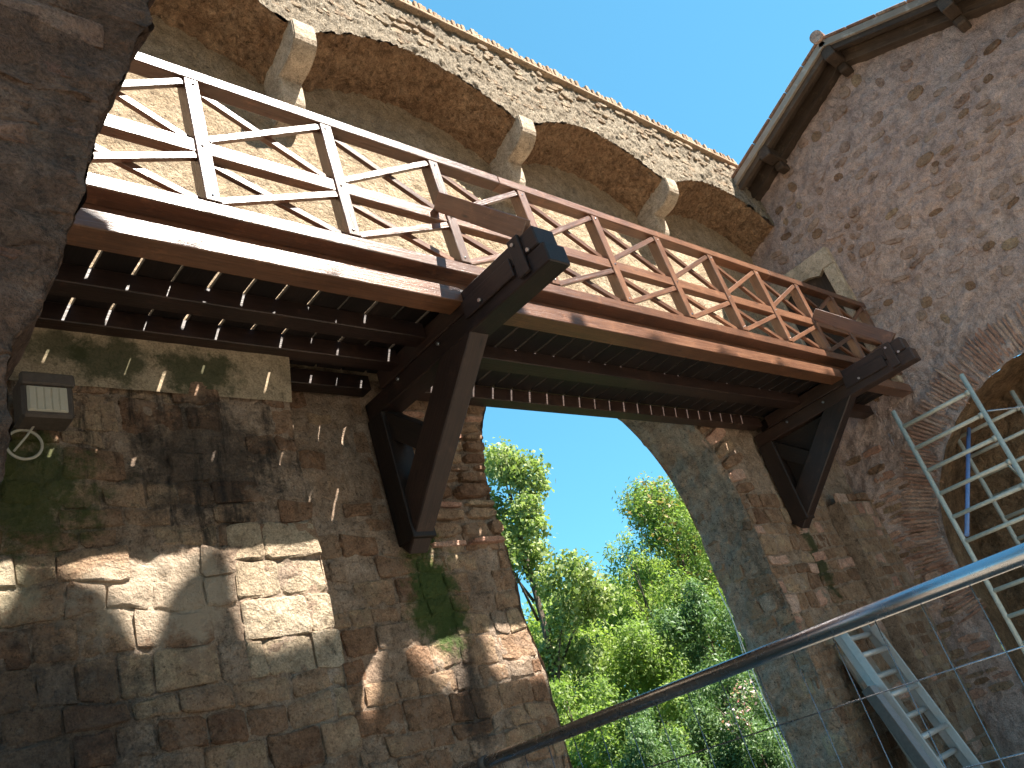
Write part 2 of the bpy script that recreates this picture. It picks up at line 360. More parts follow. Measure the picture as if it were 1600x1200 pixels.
def stone(name, p, U, V, su, sv, sdp, rot, mat, parent, sq=3.0, var=0):
    key = (sq, var, mat.name)
    if key not in _sm:
        me = pyd('stone_mesh', *stonemesh(sq, var * 13 + int(sq * 10)))
        me.materials.append(mat); _sm[key] = me
    U = Vector(U); V = Vector(V); N = U.cross(V); p = Vector(p) - N * (0.03 - sdp / 2) ; sdp = 0.03 + sdp / 2
    m = Matrix.Identity(4); m.col[0][:3] = U; m.col[1][:3] = V; m.col[2][:3] = N; m.col[3][:3] = Vector(p)
    m = m @ Matrix.Rotation(rot, 4, 'Z') @ Matrix.Diagonal((su, sv, sdp, 1))
    return meshobj(name, _sm[key], None, parent, m)
FOOT = {}
def foot(key, cu, cv, hu, hv):
    for a in range(int((cu - hu) // 0.25), int((cu + hu) // 0.25) + 1):
        for b in range(int((cv - hv) // 0.25), int((cv + hv) // 0.25) + 1): FOOT.setdefault((key, a, b), []).append((cu, cv, hu, hv))
def sunk(key, uv):
    def fn(p):
        u, v = uv(p)
        for (cu, cv, hu, hv) in FOOT.get((key, int(u // 0.25), int(v // 0.25)), ()):
            if (abs(u - cu) / hu) ** 4 + (abs(v - cv) / hv) ** 4 < 1: return -0.03 if key != 'gable' else -0.010
        return 0.0
    return fn
def lumpy(key, uv):
    f = sunk(key, uv)
    return lambda p: f(p) + 0.012 * fr(p, 11, 5) - 0.012 * abs(fr(p, 7, 4)) - (0.006 if key in ('pier', 'left', 'right') else 0)
def courses(name, O, U, V, u0, u1, v0, v1, hr, lr, fill, inside, mat, parent, proud=0.02, gap=0.025, sq=4.0, tilt=0.06, seed=1, off=None, vjit=0.0, key=None, sh=None):
    r = random.Random(seed); O = Vector(O); U = Vector(U); V = Vector(V); N = U.cross(V)
    v = v0; cnt = 0
    while v < v1:
        h = r.uniform(*hr); u = u0 - r.random() * lr[0]
        while u < u1:
            L = r.uniform(*lr); cu = u + L / 2; cv = v + h / 2 + r.uniform(-vjit, vjit)
            hh = h * r.uniform(0.86, 1.04); u += L
            if r.random() > fill or not inside(cu, cv, L / 2): continue
            p = O + U * cu + V * cv
            d = relief(p) if off is None else off(p)
            sdp = r.uniform(0.2, 1.6) * proud + 0.002
            mm = mat if not isinstance(mat, list) else r.choice(mat)
            if key: foot(key, cu, cv, (L - gap) * 0.41, (hh - gap) * 0.40)
            stone(name, p + N * d, U, V, max(L - gap, 0.03), max(hh - gap, 0.02), sdp, r.uniform(-tilt, tilt), mm, parent, sq, r.randrange(8)); cnt += 1
        v += h
    return cnt

def masonry(name, O, U, V, u0, u1, v0, v1, hr, lr, fill, inside, mats, parent, rel, proud=0.01, gap=0.016, seed=1, wav=0.02, clipu=None):
    """courses of close-set irregular blocks that follow the wall relief; 50 triangles each"""
    r = random.Random(seed); O = Vector(O); U = Vector(U); V = Vector(V); N = U.cross(V)
    rows = [v0]
    while rows[-1] < v1: rows.append(rows[-1] + r.uniform(*hr))
    def bnd(k, u): return rows[k] + wav * fr(Vector((u * 2.2, k * 3.7 + seed, 0.5)), 1.0, 3)
    def outp(u, v, d): p = O + U * u + V * v; return p + N * (rel(p) + d)
    for k in range(len(rows) - 1):
        h = rows[k + 1] - rows[k]; u = u0 - r.random() * lr[0]; slant = r.uniform(-.02, .02)
        while u < u1:
            L = r.uniform(*lr) * (0.75 + 0.5 * h / hr[1]); ua, ub = u, u + L; u = ub; sl2 = r.uniform(-.02, .02); sl1, slant = slant, sl2
            if clipu: 
                ca, cb = clipu((rows[k] + rows[k + 1]) / 2); ua = max(ua, ca); ub = min(ub, cb)
                if ub - ua < 0.05: continue
            cu, cv = (ua + ub) / 2, (rows[k] + rows[k + 1]) / 2
            f_ = fill(cu, cv) if callable(fill) else fill
            if r.random() > f_ or not inside(cu, cv, (ub - ua) / 2): continue
            g = gap * r.uniform(0.35, 0.9); q = min(ub - ua, h) * 0.09
            A, B = ua + g, ub - g
            lo = lambda x: bnd(k, x) + g; hi = lambda x: bnd(k + 1, x) - g; J = lambda a=0.006: r.uniform(-a, a)
            um = lerp(A, B, r.uniform(.35, .65)); um2 = lerp(A, B, r.uniform(.35, .65))
            ring = [(A + q + sl1, lo(A) + J()), (um, lo(um) + J()), (B - q + sl2, lo(B) + J()), (B + J(), lo(B) + q), (B + J() - sl2 * .5, hi(B) - q), (B - q - sl2, hi(B) + J()), (um2, hi(um2) + J()), (A + q - sl1, hi(A) + J()), (A + J() - sl1 * .5, hi(A) - q), (A + J(), lo(A) + q)]
            pr = proud * r.uniform(-0.6, 1.4); tu, tv = r.uniform(-.03, .03), r.uniform(-.03, .03)
            hgt = lambda x, y: pr + (x - cu) * tu + (y - cv) * tv
            ins = min(0.012, 0.12 * min(B - A, h))
            vs = [outp(x, y, -0.045) for x, y in ring] + [outp(x, y, hgt(x, y) - 0.006) for x, y in ring]
            for x, y in ring:
                dx_, dy_ = cu - x, cv - y; dl = math.hypot(dx_, dy_) or 1; x2, y2 = x + dx_ / dl * ins, y + dy_ / dl * ins
                vs.append(outp(x2, y2, hgt(x2, y2) + r.uniform(-.003, .003)))
            vs.append(outp(cu, cv, hgt(cu, cv) + r.uniform(-.004, .008)))
            n = 10; fs = []
            for j in range(2):
                for a in range(n): b = (a + 1) % n; fs.append((j * n + a, j * n + b, (j + 1) * n + b, (j + 1) * n + a))
            for a in range(n): fs.append((2 * n + a, 2 * n + (a + 1) % n, 3 * n))
            me = pyd('block_mesh', vs, fs)
            meshobj(name, me, r.choice(mats), parent)

# ------------------------------------------------------------------ ground and hillside
GZ = -0.3
def gh(x, y):
    t = min(max((y - 7) / 22, 0), 1); return GZ + 4.2 * t * t * (3 - 2 * t) + (0.25 * fr(Vector((x, y, 0)), 0.15, 3) if y > 5.5 else 0)
xs = sorted(set([-600, -200, -80, -30, -15] + [i * 2 for i in range(-6, 31)] + [70, 100, 200, 600])); ys = sorted(set([-600, -200, -60, -20, -8, -3, 0, 3, 5.5] + [7 + i * 1.5 for i in range(26)] + [60, 120, 300, 700]))
gv = [(x, y, gh(x, y)) for y in ys for x in xs]; nx = len(xs)
gf = [(j * nx + i, j * nx + i + 1, (j + 1) * nx + i + 1, (j + 1) * nx + i) for j in range(len(ys) - 1) for i in range(nx - 1)]
g = meshobj('ground', pyd('ground', gv, gf), M['ground'], smooth=True); g['kind'] = 'structure'
me = g.data; me.materials.append(M['hill'])
for p in me.polygons:
    if p.center.y > 7: p.material_index = 1

# ------------------------------------------------------------------ gate wall with arch, pier and machicolation
YP, YW, YU, YB = 3.84, 4.20, 4.00, 4.81         # pier face, lower wall face, upper wall face, back of wall
XP = 2.49                                       # right edge of pier
AC, AR, AS = 5.905, 1.69, 3.40                  # arch centre x, radius, springing height
XR = 10.2                                       # gable wall plane
wall = thing('gate_wall', 'tall rubble stone wall pierced by a round arch, with stone corbels under its parapet', 'wall', (2, 4.5, GZ))
UX, UZ, UYn = (1, 0, 0), (0, 0, 1), (0, -1, 0)
def edgeL(z): # left and right arch edge at height z
    x = AC - AR if z < AS else AC - math.sqrt(max(AR * AR - (z - AS) ** 2, 0))
    return x + jag(z, 0.02, 2.5, 3.0)
def edgeR(z):
    x = AC + AR if z < AS else AC + math.sqrt(max(AR * AR - (z - AS) ** 2, 0))
    return x + jag(z, 0.03, 3.0, 8.0)
HID = 4.95
patch('pier_side', lambda u, v: Vector((XP - 0.01, lerp(YP, YW + 0.05, u), lerp(GZ, 4.25, v))), 12, 60, M['mortar'], wall, (1, 0, 0), 0.012)
patch('plaster_band', lambda u, v: Vector((lerp(0.0, XP + 0.01 + 0.03 * v, u), YP - 0.025 - 0.02 * v, lerp(3.95, 4.252, v))), 90, 14, M['band_plaster'], wall, UYn, 0.006)
box('pier_cap', (-4, YP + 0.02, 4.2), (XP, YW + 0.3, 4.25), M['mortar'], wall)
def reveal(side):
    def fn(u, v):
        z = lerp(GZ, 5.0, v); x = edgeL(z) if side < 0 else edgeR(z)
        return Vector((x, lerp(YW - 0.004, YB, u), z))
    return fn
patch('arch_reveal', reveal(1), 46, 320, M['reveal_plaster'], wall, (-1, 0, 0), 0.016, 3.0, extra=lambda p: 0.028 * fr(p, 7, 6))
def rrel(p):
    q = Vector((edgeR(p.z), p.y, p.z)); return (p.x - q.x) + relief(q, 0.016, 3.0) + 0.028 * fr(q, 7, 6)
masonry('stone', (AC + AR, 0, 0), (0, -1, 0), UZ, -4.8, -4.2, 0.4, 3.5, (0.10, 0.22), (0.12, 0.30), lambda u, v: 0.85 if u > -4.45 else (0.6 if v < 2.4 else 0.3), lambda u, v, h: True, [M['tufa'], M['tufa'], M['reveal_plaster']], wall, lambda p: rrel(p) + 0.008, 0.010, 0.024, 71, 0.04, lambda v: (-4.79, -4.205))
patch('arch_reveal', reveal(-1), 20, 200, M['reveal_plaster'], wall, (1, 0, 0), 0.012, 3.0)
def crown_(u, v):
    a = lerp(math.radians(140), math.radians(40), u); return Vector((AC + AR * math.cos(a), lerp(YW, YB, v), AS + AR * math.sin(a)))
patch('arch_crown', crown_, 40, 6, M['reveal_plaster'], wall, (0, 0, -1), 0.01)
def topfill(Y):
    return lambda u, v: (lambda x: Vector((x, Y, lerp(AS + math.sqrt(max(AR ** 2 - (x - AC) ** 2, 0)), 5.3, v))))(lerp(AC - 0.8, AC + 0.8, u))
# back face of the wall
def bx(name, lo, hi, mat=M['mortar']): return box(name, lo, hi, mat, wall, 0)
bx('wall_back', (-4, YB - 0.02, GZ), (edgeL(2) - 0.05, YB + 0.3 - 0.3 + 0.01, 5.3)); bx('wall_back', (edgeR(2) + 0.06, YB - 0.02, GZ), (XR + 3, YB + 0.01, 5.3))
patch('wall_back', topfill(YB), 30, 8, M['mortar'], wall, (0, 1, 0), 0.01)
patch('wall_back', lambda u, v: (lambda z: Vector((lerp(AC - AR - 0.3, AC - math.sqrt(max(AR * AR - (z - AS) ** 2, 0)), u), YB + 0.004, z)))(lerp(AS, 5.05, v)), 8, 20, M['mortar'], wall, (0, 1, 0), 0.0)
patch('wall_back', lambda u, v: (lambda z: Vector((lerp(AC + math.sqrt(max(AR * AR - (z - AS) ** 2, 0)), AC + AR + 0.3, u), YB + 0.004, z)))(lerp(AS, 5.05, v)), 8, 20, M['mortar'], wall, (0, 1, 0), 0.0)
bx('wall_core', (-4, YB - 0.01, 5.28), (XR + 3, YB + 0.02, 8.1))
# upper wall behind the railing
patch('upper_wall', lambda u, v: Vector((lerp(-2.0, XR + 0.05, u), YU, lerp(4.42, 7.6, v))), 420, 130, M['render_sunny'], wall, UYn, 0.014, 3.5,
      extra=lambda p: 0.010 * fr(p, 22, 3))
bx('upper_wall_foot', (-2, YU - 0.002, 4.405), (XR, YW + 0.03, 4.43), M['render_sunny'])
# machicolation: corbels, segmental arches, parapet
YM = 3.5; CX = [0.70, 3.07, 5.46, 7.79]; HW = 0.10; ZS = 7.11; ZT = 8.13
def corbel(x):
    prof = [(3.47, 7.14), (3.47, 7.05), (3.475, 7.02)]
    for k in range(1, 9):
        a = math.pi / 2 * k / 8; prof.append((3.475 + 0.27 * (1 - math.cos(a)), 7.02 - 0.19 * math.sin(a)))
    prof += [(3.785, 6.825), (3.785, 6.80), (3.79, 6.70)]
    for k in range(1, 8):
        a = math.pi / 2 * k / 7; prof.append((3.79 + 0.18 * (1 - math.cos(a)), 6.70 - 0.20 * math.sin(a)))
    prof += [(4.06, 6.49), (4.06, 7.14)]
    n = len(prof); v = [(-HW, y, z) for y, z in prof] + [(HW, y, z) for y, z in prof]
    f = [tuple(range(n)), tuple(range(2 * n - 1, n - 1, -1))] + [(k, n + k, n + (k + 1) % n, (k + 1) % n) for k in range(n)]
    me = pyd('corbel', v, f); bm = bmesh.new(); bm.from_mesh(me); bmesh.ops.recalc_face_normals(bm, faces=bm.faces)
    sharp = [e for e in bm.edges if len(e.link_faces) == 2 and e.calc_face_angle() > 0.6]
    bmesh.ops.bevel(bm, geom=sharp, offset=0.009, segments=2, affect='EDGES'); bm.to_mesh(me); bm.free()
    return meshobj('corbel', me, M['corbel'], wall, Matrix.Translation((x, 0, 0)))
for x in CX: corbel(x)
spans = [(CX[0] - 2.37 + HW, CX[0] - HW)] + [(CX[i] + HW, CX[i + 1] - HW) for i in range(3)] + [(CX[3] + HW, XR + 0.2)]
def zarch(x):
    for a, b in spans:
        if a <= x <= b:
            c = (a + b) / 2; hwid = (b - a) / 2
            if b > XR: c = a + 1.15; hwid = 1.15
            t = max(-1, min(1, (x - c) / hwid)); return ZS + 0.345 * (1 - t * t)
    return ZS
XA, XB = -1.5, XR + 0.1
def parface(u, v):
    x = lerp(XA, XB, u); z0 = zarch(x) + jag(x, 0.018, 6, 1.0); z = lerp(z0, ZT, v)
    return Vector((x, YM + 0.05 * (z - 7.1), z))
def shag(p): return 0.018 * fr(Vector((p.x * 34 + p.z * 10, p.y, p.z * 10)), 1.0, 4) + 0.016 * fr(p, 10, 5)
patch('parapet_face', parface, 900, 90, M['parapet'], wall, UYn, 0.012, 3.0, extra=shag)
def soff(u, v):
    x = lerp(XA, XB, u); z0 = zarch(x) + jag(x, 0.018, 6, 1.0)
    y = lerp(YM + 0.02, YU + 0.03, v); return Vector((x, y, z0 - 0.16 * v))
patch('machicolation_soffit', soff, 760, 56, M['soffit'], wall, (0, 0, -1), 0.016, 3.5, flip=True, extra=lambda p: 0.035 * fr(Vector((p.x * 1.6, p.y, p.z)), 8, 6))
bx('parapet_core', (XA, YM + 0.12, 7.62), (XR + 0.1, YB, ZT + 0.01), M['parapet'])
box('coping_ledge', (XA, YM - 0.005, ZT), (XR - 0.02, YM + 0.32, ZT + 0.035), M['pale_brick'], wall, 0.006)
rr = random.Random(5); x = 1.5; k = 0
while x < XR - 0.1:
    wd = rr.uniform(0.036, 0.05); hgt = rr.uniform(0.08, 0.12) if rr.random() > 0.08 else 0.05
    box('brick', (x, YM + 0.01 + rr.uniform(-.012, .012), ZT + 0.036), (x + wd, YM + 0.27, ZT + 0.036 + round(hgt, 2)), M['pale_brick'], wall, 0.004); x += wd + rr.uniform(0.010, 0.022); k += 1
inpar = lambda u, v, h: v > zarch(u) + 0.07 and v < ZT - 0.04
courses('stone', (0, YM + 0.03, 0), UX, UZ, 2.2, XR - 0.15, 7.13, ZT, (0.045, 0.085), (0.08, 0.22), 0.34, inpar, M['parapet_stone'], wall, 0.010, 0.012, 3.0, 0.2, 11, off=lambda p: 0.0, vjit=0.02)
# pier stones, wall stones
def in_pier(u, v, h): return u + h < XP + 0.01 and u - h > 0.5 and not (u > 1.9 and 2.45 < v < 3.12)
prel = lambda p: relief(p, .03, 2.4)
masonry('stone', (0, YP, 0), UX, UZ, 0.5, XP, 1.72, 3.93, (0.10, 0.2), (0.12, 0.30), lambda u, v: 0.97 if v < 2.95 else 0.62, lambda u, v, h: not (u > 1.97 and 2.42 < v < 3.10), [M['tufa']] * 5 + [M['mortar']], wall, prel, 0.008, 0.011, 21, 0.035, lambda v: (0.4, XP + 0.004))
masonry('quoin', (0, YP, 0), UX, UZ, 1.98, XP, 2.42, 3.02, (0.16, 0.21), (0.2, 0.34), 1.0, lambda u, v, h: True, [M['pale_block']], wall, prel, 0.010, 0.007, 5, 0.006, lambda v: (1.98, XP + 0.006))
def in_left(u, v, h): return u - h > XP and u + h < edgeL(v) - 0.02
wrel = lambda p: relief(p, .028, 2.4)
masonry('stone', (0, YW, 0), UX, UZ, XP, 4.3, 1.2, 3.15, (0.10, 0.2), (0.12, 0.30), 0.82, lambda u, v, h: True, [M['tufa']] * 3 + [M['mortar']], wall, wrel, 0.007, 0.012, 31, 0.035, lambda v: (XP + .02, edgeL(v) - 0.004))
masonry('stone', (0, YW, 0), UX, UZ, XP, 3.3, 3.15, 4.2, (0.10, 0.2), (0.12, 0.30), 0.35, lambda u, v, h: True, [M['tufa']], wall, wrel, 0.004, 0.03, 32, 0.03, lambda v: (XP + .02, 3.3))
z = 3.14; r3 = random.Random(3)
while z < 4.4:                      # flat brick and slab courses of the left jamb
    h = r3.choice([0.05, 0.055, 0.09, 0.12]); u = 3.55
    while u < edgeL(z) - 0.05:
        L = r3.uniform(0.18, 0.42); e = min(u + L, edgeL(z + h / 2) + 0.003)
        if e - u > 0.06: stone('slab', ((u + e) / 2, YW - relief(Vector(((u + e) / 2, YW, z)), .028, 2.4), z + h / 2), UX, UZ, e - u - 0.012, h - 0.014, r3.uniform(.012, .035), r3.uniform(-.02, .02), M['brick'] if h < 0.06 and r3.random() < .6 else M['tufa'], wall, 6.0, r3.randrange(8))
        u += L
    z += h + 0.008
# voussoirs of the arch ring on the right haunch and left haunch
a = math.radians(4)
while a < math.radians(60):
    da = r3.uniform(0.05, 0.085); am = a + da / 2; rl = r3.uniform(0.28, 0.42)
    rc = AR + rl / 2 + 0.01; c = Vector((AC + rc * math.cos(am), YW - 0.0, AS + rc * math.sin(am)))
    stone('voussoir', c + Vector((0, -relief(c, .028, 2.4), 0)), (math.cos(am), 0, math.sin(am)), (-math.sin(am), 0, math.cos(am)), rl, da * rc - 0.02, r3.uniform(.015, .04), 0, M['tufa'] if r3.random() < .75 else M['brick'], wall, 6.0, r3.randrange(8))
    a += da + 0.004
def in_right(u, v, h): return u - h > edgeR(v) + 0.0 and u + h < XR - 0.05
masonry('stone', (0, YW, 0), UX, UZ, 7.6, XR, 0.3, 3.4, (0.11, 0.21), (0.13, 0.32), 0.93, lambda u, v, h: u < 9.33, [M['tufa']] * 6 + [M['brick']], wall, wrel, 0.010, 0.02, 41, 0.025, lambda v: (edgeR(v) + .004, 9.33))
masonry('stone', (0, YW - 0.16, 0), UX, UZ, 9.34, XR, 0.3, 3.34, (0.10, 0.19), (0.12, 0.28), 0.95, lambda u, v, h: True, [M['tufa']] * 6 + [M['brick']], wall, lambda p: 0.004, 0.008, 0.02, 42, 0.02, lambda v: (9.345, XR - .03))
bx('pilaster', (9.34, YW - 0.16, GZ), (XR + 0.02, YW + 0.02, 3.35), M['mortar'])

patch('pier_face', lambda u, v: Vector((lerp(-4.0 if u < 0.02 else 0.3, XP, u if u >= 0.02 else 0), YP, lerp(GZ, 3.97, v))), 170, 250, M['mortar'], wall, UYn, 0.03, 2.4, extra=lumpy('pier', lambda p: (p.x, p.z)))
patch('wall_face', lambda u, v: (lambda z: Vector((lerp(XP - 0.05, edgeL(z), u), YW, z)))(lerp(GZ, HID, v)), 110, 260, M['mortar'], wall, UYn, 0.028, 2.4, extra=lumpy('left', lambda p: (p.x, p.z)))
patch('wall_face', lambda u, v: (lambda z: Vector((lerp(edgeR(z), XR + 0.05, u), YW, z)))(lerp(GZ, HID, v)), 150, 240, M['mortar'], wall, UYn, 0.028, 2.4, extra=lumpy('right', lambda p: (p.x, p.z)))
# ------------------------------------------------------------------ gabled building on the right
gab = thing('gabled_building', 'gabled rubble building with dark timber verge and a brick arch below', 'building', (XR + 1, 1.7, GZ))
RY, RZ, RS = 1.75, 8.60, 0.43                   # ridge y, z of roof top, slope
def zroof(y): return RZ - RS * abs(y - RY)
BC, BZ, BR = 1.70, 2.27, 1.80                   # brick arch centre and radius
def zb(y): return BZ + math.sqrt(max(BR * BR - (y - BC) ** 2, 0)) + jag(y, 0.02, 5, 2)
UG, VG = (0, -1, 0), (0, 0, 1)
def gp(ya, yb, lo): return lambda u, v: (lambda y: Vector((XR, y, lerp(lo(y), zroof(y) - 0.05, v))))(lerp(ya, yb, u))
def vault(u, v):
    a = lerp(0, math.pi, u); return Vector((XR - 0.004 + 1.3 * v, BC + BR * math.cos(a), BZ + BR * math.sin(a) + jag(BC + BR * math.cos(a), .02, 5, 2)))
patch('arch_vault', vault, 70, 24, M['cave'], gab, (0, 0, -1), 0.02, 3.0)
for sy in (1, -1):
    patch('arch_jamb', lambda u, v, sy=sy: Vector((lerp(XR, XR + 1.3, u), BC + sy * BR, lerp(GZ, BZ, v))), 20, 50, M['cave'], gab, (0, -sy, 0), 0.02, 3.0)
patch('recess_back', lambda u, v: Vector((XR + 0.86, lerp(BC + BR + .1, BC - BR - .1, u), lerp(GZ, BZ + BR + .1, v))), 90, 110, M['cave'], gab, (-1, 0, 0), 0.07, 2.5)
a = math.radians(-14); rb = random.Random(9)
while a < math.radians(112):
    th = rb.choice([0.032, 0.036, 0.04]); da = th / 2.0; am = a + da / 2
    rl = rb.uniform(0.40, 0.50); r0 = BR + 0.01 + rb.uniform(0, .02)
    if a < 0: rl *= 0.8
    if rb.random() < 0.93:
        rc = r0 + rl / 2; c = Vector((XR, BC + rc * math.cos(am), BZ + rc * math.sin(am)))
        d = relief(c, .03, 2.0)
        px = (0, math.cos(am), math.sin(am)); py = (0, math.sin(am), -math.cos(am))
        stone('brick', c + Vector((-d, 0, 0)), px, py, rl, da * rc - 0.007, rb.uniform(.008, .022), rb.uniform(-.02, .02), M['brick'], gab, 8.0, rb.randrange(8))
    a += da + 0.003
def in_gab(u, v, h):
    y = -u
    if (y - BC) ** 2 + (v - BZ) ** 2 < (BR + 0.62) ** 2 and v > BZ: return False
    if v <= BZ and y < BC + BR + 0.5: return False
    if 2.98 < y < 4.0 and 5.0 < v < 6.55: return False
    return v < zroof(y) - 0.35 and y < 3.75
courses('stone', (XR, 0, 0), UG, VG, -3.7, 0.2, 4.2, 8.4, (0.10, 0.22), (0.10, 0.30), 0.5, in_gab, [M['gable_stone']] * 3 + [M['pink_mortar']] * 2 + [M['tufa']], gab, 0.005, 0.04, 2.6, 0.35, 51, off=lambda p: relief(p, .03, 2.0), key='gable', vjit=0.05)
courses('slab', (XR, 0, 0), UG, VG, -4.1, -3.5, 1.0, 3.9, (0.05, 0.12), (0.14, 0.3), 0.75, lambda u, v, h: -u - h > BC + BR and -u + h < 4.2, [M['brick'], M['tufa']], gab, 0.014, 0.02, 5.0, 0.04, 52, off=lambda p: relief(p, .03, 2.0))
patch('gable_face', gp(4.3, BC + BR, lambda y: GZ), 40, 230, M['pink_mortar'], gab, (-1, 0, 0), 0.03, 2.0, extra=lumpy('gable', lambda p: (-p.y, p.z)))
patch('gable_face', gp(BC + BR, BC - BR, zb), 200, 230, M['pink_mortar'], gab, (-1, 0, 0), 0.03, 2.0, extra=lumpy('gable', lambda p: (-p.y, p.z)))
patch('gable_face', gp(BC - BR, -3.0, lambda y: GZ), 50, 150, M['pink_mortar'], gab, (-1, 0, 0), 0.03, 2.0, extra=lumpy('gable', lambda p: (-p.y, p.z)))
# door with pale stone surround
door = box('door', (XR - 0.03, 3.2, 4.4), (XR - 0.006, 3.86, 6.2), M['old_wood'], gab, 0.003, 2)
box('door_jamb', (XR - 0.10, 3.04, 4.42), (XR + 0.02, 3.20, 6.16), M['corbel'], gab, 0.01)
box('door_jamb', (XR - 0.10, 3.86, 4.42), (XR + 0.02, 3.97, 6.16), M['corbel'], gab, 0.01)
n = 12; v = []; f = []
for i in range(n + 1):
    y = lerp(3.04, 3.97, i / n); t = (y - 3.53) / 0.33; zz = 6.06 + 0.12 * max(0, 1 - t * t) if abs(t) < 1 else 6.06
    for xx in (XR - 0.105, XR + 0.02): v += [(xx, y, zz + 0.102 if abs(t) >= 1 else zz), (xx, y, 6.40)]
for i in range(n):
    b = i * 4; f += [(b, b + 4, b + 5, b + 1), (b + 2, b + 3, b + 7, b + 6), (b, b + 2, b + 6, b + 4), (b + 1, b + 5, b + 7, b + 3)]
f += [(0, 1, 3, 2), (n * 4, n * 4 + 2, n * 4 + 3, n * 4 + 1)]
meshobj('door_lintel', pyd('lintel', v, f), M['corbel'], gab)
# roof: slabs, verge boards, purlins, tiles
XV = 9.70
for sy in (1, -1):
    ye = RY + sy * (1.90 if sy > 0 else 3.4)
    A = Vector((0, RY, RZ)); B = Vector((0, ye, RZ - RS * abs(ye - RY))); dn = (B - A).normalized(); nn = Vector((0, sy * RS, 1)).normalized()
    L = (B - A).length
    def slab(name, x0, x1, top, th, mat, l0=0.0, l1=None, bev=0.003):
        l1 = L if l1 is None else l1
        c = A + dn * ((l0 + l1) / 2) + nn * (top - th / 2) + Vector(((x0 + x1) / 2, 0, 0))
        return meshobj(name, boxmesh(l1 - l0, x1 - x0, th, bev), mat, gab, frame(c, dn, (1, 0, 0)))
    slab('roof_deck', XV + 0.06, XR + 5, -0.035, 0.05, M['old_wood'])
    slab('verge_board', XV, XV + 0.05, -0.035, 0.085, M['grey_board'])
    slab('under_board', XV + 0.05, XV + 0.13, -0.087, 0.10, M['old_wood'])
    slab('wall_plate', XR - 0.16, XR + 0.1, -0.09, 0.16, M['old_wood'])
    l = 0.0
    while l < L - 0.05:
        e = min(l + 0.36, L + 0.03)
        slab('roof_tile', XV - 0.02, XV + 0.26, 0.006 + 0.0, 0.035, M['tile'], l, e - 0.006, 0.01)
        slab('roof_tile', XV + 0.27, XV + 0.55, 0.006, 0.035, M['tile'], l, e - 0.006, 0.01)
        l += 0.36
    slab('roof_covering', XV + 0.56, XR + 5, 0.0, 0.034, M['tile'])
tube('ridge_tile', [(XV - 0.06, RY, RZ + 0.015), (XV + 0.34, RY, RZ + 0.02)], 0.08, M['brick'], gab, 14)
tube('ridge_tile', [(XV + 0.35, RY, RZ + 0.01), (XR + 5, RY, RZ + 0.01)], 0.078, M['tile'], gab, 14)
for y in (RY, RY + 1.27, RY - 1.27):
    zz = zroof(y) - 0.135
    pr = box('purlin', (XV + 0.03, y - 0.075, zz - 0.155), (XR + 0.3, y + 0.075, zz), M['old_wood'], gab, 0.012, 0)
    box('corbel_block', (XV + 0.30, y - 0.06, zz - 0.265), (XR + 0.3, y + 0.06, zz - 0.156), M['old_wood'], pr, 0.02, 0)
box('side_wall', (XR + 0.05, -3.0, GZ), (XR + 5, -2.8, 6.4), M['pink_mortar'], gab)

# ------------------------------------------------------------------ shaded archway in the left foreground
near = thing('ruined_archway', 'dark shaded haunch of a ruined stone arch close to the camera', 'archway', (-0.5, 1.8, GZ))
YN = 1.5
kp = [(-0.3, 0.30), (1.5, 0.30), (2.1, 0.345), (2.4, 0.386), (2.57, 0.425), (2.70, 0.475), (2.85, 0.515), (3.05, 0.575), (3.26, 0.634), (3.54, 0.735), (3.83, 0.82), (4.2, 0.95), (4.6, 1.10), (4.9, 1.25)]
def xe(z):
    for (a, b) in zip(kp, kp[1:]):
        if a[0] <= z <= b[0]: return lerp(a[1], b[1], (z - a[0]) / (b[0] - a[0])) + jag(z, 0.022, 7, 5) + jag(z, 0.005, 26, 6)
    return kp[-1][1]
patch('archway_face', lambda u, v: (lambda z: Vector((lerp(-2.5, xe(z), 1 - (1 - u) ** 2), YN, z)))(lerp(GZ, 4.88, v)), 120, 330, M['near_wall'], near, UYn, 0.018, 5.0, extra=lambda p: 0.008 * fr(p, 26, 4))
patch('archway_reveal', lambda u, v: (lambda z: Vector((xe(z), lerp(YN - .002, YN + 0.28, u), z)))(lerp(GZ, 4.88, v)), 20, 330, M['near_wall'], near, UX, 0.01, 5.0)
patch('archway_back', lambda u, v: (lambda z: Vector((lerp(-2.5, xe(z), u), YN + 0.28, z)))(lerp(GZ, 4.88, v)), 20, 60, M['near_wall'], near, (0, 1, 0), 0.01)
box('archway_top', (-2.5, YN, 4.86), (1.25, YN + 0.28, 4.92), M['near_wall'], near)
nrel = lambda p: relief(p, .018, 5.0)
masonry('stone', (0, YN, 0), UX, UZ, -0.1, 1.2, 2.15, 4.3, (0.035, 0.10), (0.10, 0.24), 0.72, lambda u, v, h: True, [M['near_wall'], M['near_wall'], M['near_brick'], M['tufa_dark']], near, nrel, 0.006, 0.012, 61, 0.02, lambda v: (-0.1, xe(v) - 0.004))

